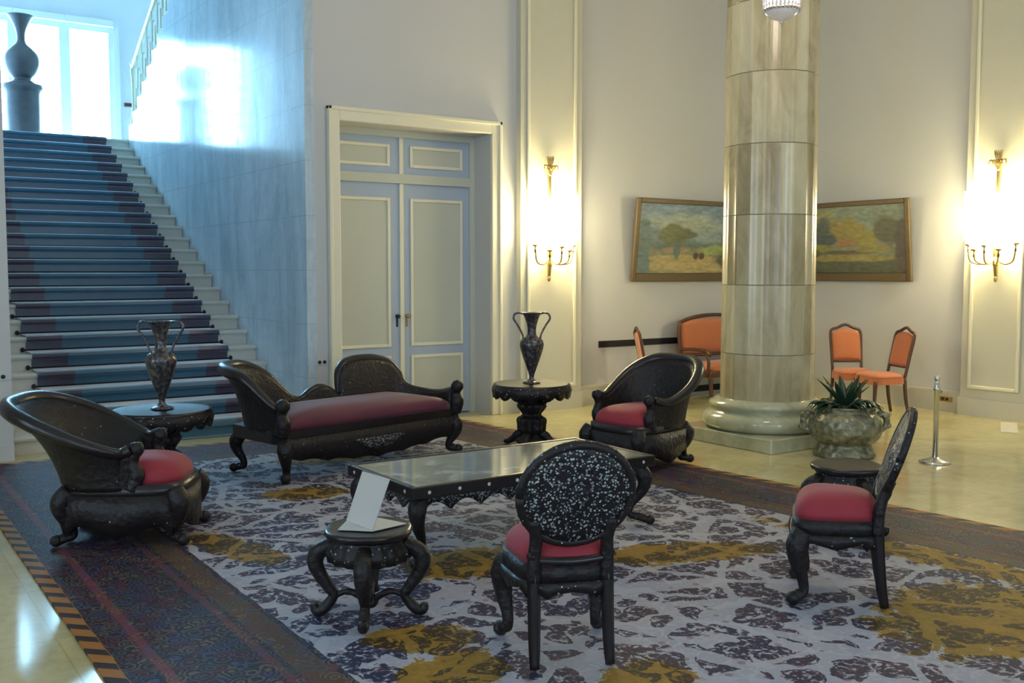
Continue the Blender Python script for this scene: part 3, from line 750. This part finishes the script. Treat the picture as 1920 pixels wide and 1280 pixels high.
def tub_chair(label, loc, rz, hw=.36, back=.90, rake=.26, arm=.20, seatmat=None, rise=1.0):
    t = thing('tub_armchair', label, 'armchair', loc, rz, 'carved blackwood tub armchairs')
    K = []
    def sm(x): x = max(0, min(1, x)); return x*x*(3-2*x)
    for i in range(25):
        q = -1+2*i/24; aq = abs(q)
        if aq <= .62: an = q/.62*PI/2; x, y = hw*math.copysign(abs(math.sin(an))**.8, an), .02+.34*abs(math.cos(an))**.8
        else: x, y = math.copysign(hw-.03*(aq-.62)/.38, q), .02-arm*(aq-.62)/.38
        f = sm((.74-aq)/.64); K.append((x, y, .565+(back-.565)*f+.02*max(0, (aq-.85)/.15), .02+rake*sm((.80-aq)/.7)))
    shell_seat(t, [(k[0], k[1]) for k in K], [k[2] for k in K], [k[3] for k in K], .34, MS, .045, .040, sub=3)
    ol = outline_arc(hw+.03, hw-.02, -.38, .38, 36, 3.4)
    MB().prism(ol, .29, .37, smooth=True).build('seat_frame', M['black_smooth'], t)
    ap = fine([(x*.98, y*.98) for x, y in ol], 4)
    apron(ap, .31, .055, .075, 0, .05, 8).build('apron', M['black'], t)
    MB().cushion([(x*.86, y*.86-.03) for x, y in ol], .37, .145, 10).build('seat_cushion', seatmat or M['red'], t)
    for s_ in (-1, 1):
        scroll_arm(t, (s_*(hw-.03), .01-arm), .34, .58, (0, -1, 0), MS, .046)
        m = MB(); cabriole(m, s_*(hw-.05), -.32, .33, s_*.6, -1, 1.2, 1.4); m.build('front_leg', M['black'], t)
        m = MB(); cabriole(m, s_*(hw-.09), .30, .33, s_*.5, 1, 1.4, 1.3); m.build('rear_leg', M['black'], t)
    return t
tub_chair('dark carved tub armchair at the left edge of the rug, seen from its side', (1.52, 6.40, RT), face_to(.87, -.49), .30, .835, .27, .09)
tub_chair('dark carved tub armchair facing the camera, between marble column and coffee table', (5.64, 6.36, RT), face_to(-.99, -.16), .31, .86, .12)
# sofa
sf = thing('carved_sofa', 'long black carved sofa with uneven humped back and plum seat', 'sofa', (3.67, 7.83, RT), math.atan2(.42, 1.86))
HWs = .93
K = [(-HWs+.03, -.30, .57, .02), (-HWs+.01, -.20, .66, .06), (-HWs, -.08, .78, .11), (-HWs, .06, .84, .15), (-HWs+.04, .18, .86, .16), (-HWs+.13, .27, .86, .15), (-.70, .32, .845, .14), (-.59, .34, .79, .12), (-.48, .34, .70, .09), (-.38, .34, .60, .06), (-.29, .34, .53, .04),
     (-.21, .34, .53, .04), (-.13, .34, .58, .04), (-.03, .34, .61, .04), (.07, .34, .58, .04), (.15, .34, .53, .04), (.19, .34, .54, .05), (.205, .34, .64, .07), (.23, .34, .73, .09), (.29, .34, .79, .10), (.40, .34, .815, .11), (.51, .34, .82, .11), (.62, .34, .815, .11),
     (.72, .34, .79, .10), (.78, .32, .73, .09), (.81, .30, .64, .07), (.85, .26, .55, .05), (HWs, .12, .51, .04), (HWs, -.08, .52, .03), (HWs-.03, -.30, .57, .02)]
shell_seat(sf, [(k[0], k[1]) for k in K], [k[2] for k in K], [k[3] for k in K], .38, MS, .05, .04, sub=4)
ol = []
for (x0, y0, x1, y1, n_) in ((-HWs, -.36, HWs, -.36, 20), (HWs+.02, -.34, HWs+.02, .30, 7), (HWs-.02, .36, -HWs+.02, .36, 20), (-HWs-.02, .30, -HWs-.02, -.34, 7)):
    ol += [(x0+(x1-x0)*k/n_, y0+(y1-y0)*k/n_) for k in range(n_)]
MB().prism(ol, .30, .40).build('seat_frame', M['black_smooth'], sf)
G = []
for k in range(81):
    u = -1+2*k/80; lo = .095+.09*abs(u)**1.5+.018*abs(math.sin(u*11)); G.append([(u*(HWs-.02), -.375, .34), (u*(HWs-.02), -.385, .26), (u*(HWs-.02), -.37, lo)])
MB().sheet(G, .025).build('apron', M['black'], sf)
G = []
for k in range(31):
    u = -1+2*k/30; G.append([(u*.26, -.40, .27), (u*.26, -.402, .27-.10*(1-abs(u)**1.6)-.005)])
MB().sheet(G, .006).build('inlay_ornament', M['black_lace'], sf, label='pearl inlaid ornament')
MB().cushion([(x*.93, y*.88-.02) for x, y in ol], .40, .155, 9).build('seat_cushion', M['plum'], sf)
for s_ in (-1, 1):
    scroll_arm(sf, (s_*(HWs-.01), -.33), .38, .60, (0, -1, 0), MS, .055)
    m = MB(); cabriole(m, s_*(HWs-.06), -.32, .32, s_*.8, -1, 1.3, 1.5); m.build('front_leg', M['black'], sf)
    m = MB(); cabriole(m, s_*(HWs-.06), .30, .32, s_*.8, 1, 1.3, 1.3); m.build('rear_leg', M['black'], sf)
# coffee table
TX0, TX1, TY0, TY1, TH = 2.60, 4.36, 4.76, 5.60, .455
tb = thing('coffee_table', 'long low black table with mottled marble top in the middle of the rug', 'coffee table', ((TX0+TX1)/2, (TY0+TY1)/2, RT))
a, b = (TX1-TX0)/2, (TY1-TY0)/2
m = MB(); m.box(-a, a, -b, -b+.04, TH-.07, TH, ch=.008); m.box(-a, a, b-.04, b, TH-.07, TH, ch=.008); m.box(-a, -a+.04, -b+.04, b-.04, TH-.07, TH, ch=.008); m.box(a-.04, a, -b+.04, b-.04, TH-.07, TH, ch=.008)
m.build('top_frame', M['black_smooth'], tb)
MB().box(-a+.04, a-.04, -b+.04, b-.04, TH-.03, TH-.004).build('tabletop', M['tabletop'], tb)
for k in range(9):
    for s_ in (-1, 1): MB().ball((-a+.1+k*(2*a-.2)/8, s_*b, TH-.035), (.011, .004, .011), 8).build('pearl_stud', M['paper'], tb)
for k in range(4):
    for s_ in (-1, 1): MB().ball((s_*a, -b+.1+k*(2*b-.2)/3, TH-.035), (.004, .011, .011), 8).build('pearl_stud', M['paper'], tb)
ol = []
aa, bb = a-.07, b-.07
for (x0, y0, x1, y1, n_) in ((-aa, -bb, aa, -bb, 80), (aa, -bb, aa, bb, 40), (aa, bb, -aa, bb, 80), (-aa, bb, -aa, -bb, 40)):
    ol += [(x0+(x1-x0)*k/n_, y0+(y1-y0)*k/n_) for k in range(n_)]
apron(ol, TH-.06, TH-.16, .05, 0, .022, 24).build('apron', M['black_lace'], tb)
for sx in (-1, 1):
    for sy in (-1, 1):
        m = MB(); cabriole(m, sx*(a-.10), sy*(b-.10), TH-.06, sx, sy, 2.0, 1.15); m.build('leg', M['black'], tb)
# stools
def stool(label, loc, rz, H=.44, rt=.19):
    t = thing('carved_stool', label, 'stool', loc, rz, 'low carved blackwood stools')
    wob = lambda an, z: 1+.05*abs(math.cos(2*an))
    MB().lathe([(0, H-.045), (rt*.9, H-.045), (rt*1.02, H-.03), (rt*1.05, H-.012), (rt, H), (rt*.9, H-.004), (0, H-.006)], 48, wob=wob).build('seat', M['black_smooth'], t)
    MB().lathe([(rt*.76, H-.165), (rt*.98, H-.15), (rt*1.03, H-.10), (rt*.86, H-.06), (rt*.9, H-.045), (rt*.6, H-.045), (rt*.6, H-.165)], 48, wob=lambda an, z: 1+.04*math.cos(16*an)).build('apron', M['black_pearl'], t)
    for k in range(4):
        a = PI/4+k*PI/2; c, s_ = math.cos(a), math.sin(a); m = MB()
        P = [(rt*.80, H-.08), (rt*1.22, H-.12), (rt*1.28, H-.19), (rt*.98, H-.29), (rt*.86, .10), (rt*1.12, .035), (rt*1.30, .03), (rt*1.34, .06)]
        m.tube([(c*r, s_*r, z) for r, z in P], [.036, .042, .038, .027, .023, .028, .025, .018], 10, 4); m.ball((c*rt*1.26, s_*rt*1.26, H-.13), .033, 10); m.build('leg', M['black'], t)
    m = MB()
    for k in range(4):
        a = PI/4+k*PI/2; c, s_ = math.cos(a), math.sin(a); m.tube([(c*rt*.9, s_*rt*.9, .09), (c*rt*.5, s_*rt*.5, .12), (0, 0, .07)], [.014, .016, .022], 8, 4)
    m.lathe([(0, .04), (.03, .045), (.045, .07), (.03, .10), (.012, .13), (.02, .15), (0, .165)], 16, sub=2); m.build('stretcher', M['black'], t)
    return t
stool('small black carved stool in the foreground carrying a white card', (2.08, 4.25, RT), R(12), .43, .195)
stool('small black carved stool behind the chair at the right', (5.10, 3.86, RT), R(20), .46, .20)
# folded card on the stool
cd = thing('folded_card', 'white folded information card standing on the foreground stool', 'card', (2.05, 4.24, RT+.43), R(0))
def L_(x, y, z): return Vector((x-2.05, y-4.24, z))
BLc, BRc, UP = L_(2.035, 4.396, .006), L_(2.054, 4.154, .006), Vector((.051, -.076, .246))
MB().sheet([[BLc, BLc+UP], [BRc, BRc+UP]], .003, False).build('upright_leaf', M['paper'], cd)
MB().prism([(-.118, .03), (.004, -.086), (.20, -.05), (.14, .12), (-.015, .156)], 0, .004).build('base_leaf', M['paper'], cd)
# pedestal tables with vases
def ped_table(label, loc, H=.575, rt=.355):
    t = thing('pedestal_table', label, 'side table', loc, 0, 'round carved pedestal tables')
    MB().lathe([(0, H-.05), (rt*.9, H-.05), (rt, H-.035), (rt*1.02, H-.018), (rt, H), (rt*.93, H-.004), (0, H-.004)], 56).build('tabletop', M['tabletop' if False else 'black_smooth'], t)
    G = []
    for k in range(96):
        an = 2*PI*k/96; lo = H-.10-.035*abs(math.sin(an*8)); G.append([(rt*1.0*math.cos(an), rt*1.0*math.sin(an), H-.02), (rt*1.03*math.cos(an), rt*1.03*math.sin(an), H-.06), (rt*.99*math.cos(an), rt*.99*math.sin(an), lo)])
    MB().sheet(G, .018, True, closed=True).build('scalloped_apron', M['black_pearl'], t)
    MB().lathe([(0, .03), (.13, .03), (.14, .07), (.10, .10), (.12, .15), (.135, .21), (.12, .26), (.085, .29), (.11, .33), (.125, .38), (.10, .43), (.08, .45), (.10, H-.05), (0, H-.05)], 48, sub=3, wob=lambda an, z: 1+.09*math.cos(8*an)+.05*math.sin(z*55)).build('pedestal', M['black'], t)
    for k in range(4):
        a = k*PI/2+PI/5; c, s_ = math.cos(a), math.sin(a); m = MB()
        m.tube([(c*.09, s_*.09, .12), (c*.14, s_*.14, .10), (c*.18, s_*.18, .06), (c*.24, s_*.24, .027), (c*.27, s_*.27, .035)], [.04, .04, .034, .025, .02], 10, 4); m.build('foot', M['black'], t); m = MB()
        m.tube([(c*.06, s_*.06, H-.20), (c*.13, s_*.13, H-.17), (c*.16, s_*.16, H-.10), (c*.13, s_*.13, H-.05)], [.02, .022, .02, .018], 8, 4); m.build('bracket', M['black'], t)
    return t
def amphora(label, loc, h=.655):
    t = thing('amphora_vase', label, 'vase', loc, R(-34.3), 'engraved two-handled vases'); k = h/.655
    MB().lathe([(0, 0), (.075, 0), (.078, .012), (.035, .03), (.022, .06), (.035, .11), (.075, .22), (.108, .33), (.112, .37), (.095, .41), (.05, .44), (.04, .48), (.045, .54), (.07, .62), (.09, .65), (.085, .655), (.03, .60), (0, .58)], 32, sub=3, mat=Matrix.Scale(k, 4)).build('vase_body', M['vase'], t)
    for s_ in (-1, 1):
        m = MB(); m.tube([(s_*.082*k, 0, .385*k), (s_*.085*k, 0, .45*k), (s_*.13*k, 0, .54*k), (s_*.168*k, 0, .60*k), (s_*.155*k, 0, .645*k), (s_*.11*k, 0, .655*k), (s_*.085*k, 0, .645*k)], [.010, .009, .009, .010, .010, .009, .008], 8, 5); m.build('handle', M['vase'], t)
    return t
ped_table('round black scalloped pedestal table by the lit pilaster', (5.42, 7.62, RT), .585)
amphora('two-handled dark vase standing before the lit pilaster', (5.42, 7.62, RT+.585))
ped_table('round black pedestal table in front of the staircase', (2.06, 7.67, RT), .60)
amphora('two-handled dark vase standing before the stair carpet', (2.06, 7.67, RT+.60))
# ================================================================ PLANTER
pl = thing('planter', 'squat carved stone-coloured planter with scroll handles beside the column', 'planter', (7.46, 5.68, 0), R(-34))
MB().lathe([(0, 0), (.25, 0), (.255, .05), (.235, .09), (.225, .12), (.25, .135), (.295, .18), (.315, .25), (.31, .33), (.27, .385), (.235, .41), (.25, .445), (.235, .45), (.19, .42), (0, .41)], 48, sub=2, wob=lambda an, z: 1+.02*math.cos(12*an)).build('pot', M['pot'], pl)
for s_ in (-1, 1):
    m = MB(); m.tube([(s_*.27, 0, .34), (s_*.33, 0, .38), (s_*.37, 0, .33), (s_*.36, 0, .26), (s_*.30, 0, .22), (s_*.27, 0, .24)], [.03, .032, .03, .026, .024, .022], 10, 4); m.ball((s_*.36, 0, .36), .04, 10); m.ball((s_*.39, 0, .27), .028, 8); m.build('scroll_handle', M['pot'], pl)
bp = thing('bromeliad', 'dark green spiky plant growing in the squat planter', 'potted plant', (7.46, 5.68, .43))
def leaf(m, a, L, wd, lift, droop, base=.02):
    c, s_ = math.cos(a), math.sin(a); G = []
    for i in range(11):
        u = i/10; r = base+L*(u*(1-.15*u)); z = L*(lift*u-droop*u*u); w_ = wd*(math.sin(PI*(u*.85+.12))**.7)*(1-u**4)+.001
        G.append([(c*r-s_*w_*q, s_*r+c*w_*q, z+abs(q)*w_*.45) for q in (-1, -.5, 0, .5, 1)])
    m.sheet(G, .004)
m = MB()
for k in range(11): leaf(m, k*2.4, .20+.03*random.random(), .036, 1.55-.04*k, .25, .01)
leaf(m, 2.9, .34, .03, 1.0, .2)
for k in range(46): leaf(m, random.random()*6.28, .17+.11*random.random(), .034, .45+.4*random.random(), .75, .07+.09*random.random())
m.build('leaves', M['leaf'], bp)
MB().lathe([(0, -.005), (.18, -.005), (.15, .02), (0, .03)], 24).build('soil', M['soil'], bp)
# ================================================================ STANCHION AND FLOOR STRIP
sp = thing('barrier_post', 'short chrome barrier post standing alone on the marble floor', 'barrier post', (7.83, 5.03, 0))
MB().lathe([(0, 0), (.13, 0), (.132, .008), (.11, .02), (.05, .035), (.03, .05), (0, .05)], 40).build('base', M['chrome'], sp)
MB().lathe([(.022, .04), (.022, .62), (.03, .625), (.03, .65), (.022, .655), (.022, .69), (.012, .70), (.026, .72), (.024, .74), (0, .75)], 20).build('pole', M['chrome'], sp)
m = MB(); m.tube([(.02, 0, .61), (.06, 0, .60), (.07, 0, .62)], .008, 6, 3); m.build('hook', M['brass'], sp)
m = MB(); m.box(-.40, .36, -.08, .08, 0.0, .004); pp = m.build('floor_strip', M['paper']); pp.location = (10.25, 5.74, .001); pp.rotation_euler = (0, 0, R(30)); tag(pp, 'pale flat strip on the marble floor near the right pilaster', 'paper sheet')  # thin pale strip laid flat on the floor
# ================================================================ ORANGE CHAIRS
def side_chair(label, loc, rz, hgt=.98, lean=.10, group='orange upholstered side chairs'):
    t = thing('side_chair', label, 'chair', loc, rz, group); z = .43
    ol = outline_arc(.24, .20, -.23, .21, 28, 5)
    MB().prism(ol, z-.07, z, smooth=False).build('seat_frame', M['orange'], t)
    MB().cushion([(x*.98, y*.98) for x, y in ol], z, .06, 7).build('seat_cushion', M['orange'], t)
    for s_ in (-1, 1):
        m = MB(); m.tube([(s_*.20, -.19, z-.03), (s_*.20, -.20, .2), (s_*.20, -.20, 0)], [.026, .02, .014], 8, 3); m.build('front_leg', M['teak'], t)
        m = MB(); m.tube([(s_*.17, .19, z), (s_*.172, .21, .2), (s_*.175, .25, 0)], [.022, .02, .017], 6, 3); m.build('rear_leg', M['teak'], t)
    def by(zz): return .19+lean*((zz-z)/(hgt-z))
    fr = [(-.175, z), (-.18, z+.25), (-.185, hgt-.10), (-.165, hgt-.04), (-.10, hgt-.02), (0, hgt+.02), (.10, hgt-.02), (.165, hgt-.04), (.185, hgt-.10), (.18, z+.25), (.175, z)]
    m = MB(); m.tube([(x, by(zz), zz) for x, zz in fr], .018, 8, 3)
    m.tube([(-.175, by(z+.12), z+.12), (.175, by(z+.12), z+.12)], .015, 8, 1); m.build('back_frame', M['teak'], t)
    G = []
    for i in range(13):
        x = -.165+.33*i/12; row = []
        topz = hgt-.035-.06*abs(x/.165)**3
        for j in range(9):
            zz = z+.13+(topz-z-.13)*j/8; bl_ = .022*(1-(x/.165)**4)*(1-(2*j/8-1)**4); row.append((x, by(zz)-bl_, zz))
        G.append(row)
    MB().sheet(G, .03).build('back_pad', M['orange'], t)
    return t
side_chair('orange side chair facing the room in front of the right wall', (10.10, 7.60, 0), R(-34), .97, .10)
side_chair('orange side chair seen in profile, nearest the chrome barrier post', (9.98, 7.12, 0), face_to(-.86, .35), .97, .12)
side_chair('orange side chair turned edge-on, partly behind the black tub armchair', (8.30, 9.0, 0), face_to(.84, -.52), .94, .10)
# settee
se = thing('settee', 'orange upholstered settee half hidden behind the marble column', 'settee', (9.62, 9.12, 0), 0); z = .40; W2 = .62
MB().box(-W2, W2, -.28, .26, z-.08, z, ch=.015).build('seat_frame', M['teak'], se)
ol = [(x*.96, y) for x, y in outline_arc(W2, W2, -.29, .22, 32, 8)]; MB().cushion(ol, z, .10, 7).build('seat_cushion', M['orange'], se)
m = MB(); m.tube([(-W2, .24, z-.05), (-W2-.01, .28, .9), (-W2+.08, .30, 1.0), (-.2, .31, 1.06), (.2, .31, 1.06), (W2-.08, .30, 1.0), (W2+.01, .28, .9), (W2, .24, z-.05)], .024, 8, 5)
m.tube([(-W2, .25, z+.16), (W2, .25, z+.16)], .02, 8, 1); m.build('back_frame', M['teak'], se)
G = []
for i in range(17):
    x = -W2+.02+(2*W2-.04)*i/16; row = []
    for j in range(9):
        zz = z+.18+(1.02-.06*abs(x/W2)**3-z-.18)*j/8; row.append((x, .27+.02*j/8-.03*(1-(x/W2)**6)*(1-(2*j/8-1)**4), zz))
    G.append(row)
MB().sheet(G, .035).build('back_pad', M['orange'], se)
for s_ in (-1, 1):
    m = MB(); m.tube([(s_*W2, .25, z+.24), (s_*(W2+.02), 0, z+.26), (s_*(W2+.02), -.22, z+.25), (s_*(W2+.02), -.29, z+.20)], [.02, .022, .024, .026], 8, 4)
    m.tube([(s_*W2, -.20, z+.24), (s_*W2, -.24, z+.1), (s_*W2, -.22, z-.06)], [.018, .02, .024], 8, 3); m.build('arm', M['teak'], se)
    m = MB(); m.tube([(s_*(W2-.03), -.24, z-.05), (s_*(W2-.03), -.26, .15), (s_*(W2-.03), -.25, 0)], [.03, .024, .016], 8, 3); m.build('leg', M['teak'], se)
    m = MB(); m.tube([(s_*(W2-.03), .22, z-.05), (s_*(W2-.03), .24, .15), (s_*(W2-.03), .27, 0)], [.026, .022, .016], 8, 3); m.build('leg', M['teak'], se)
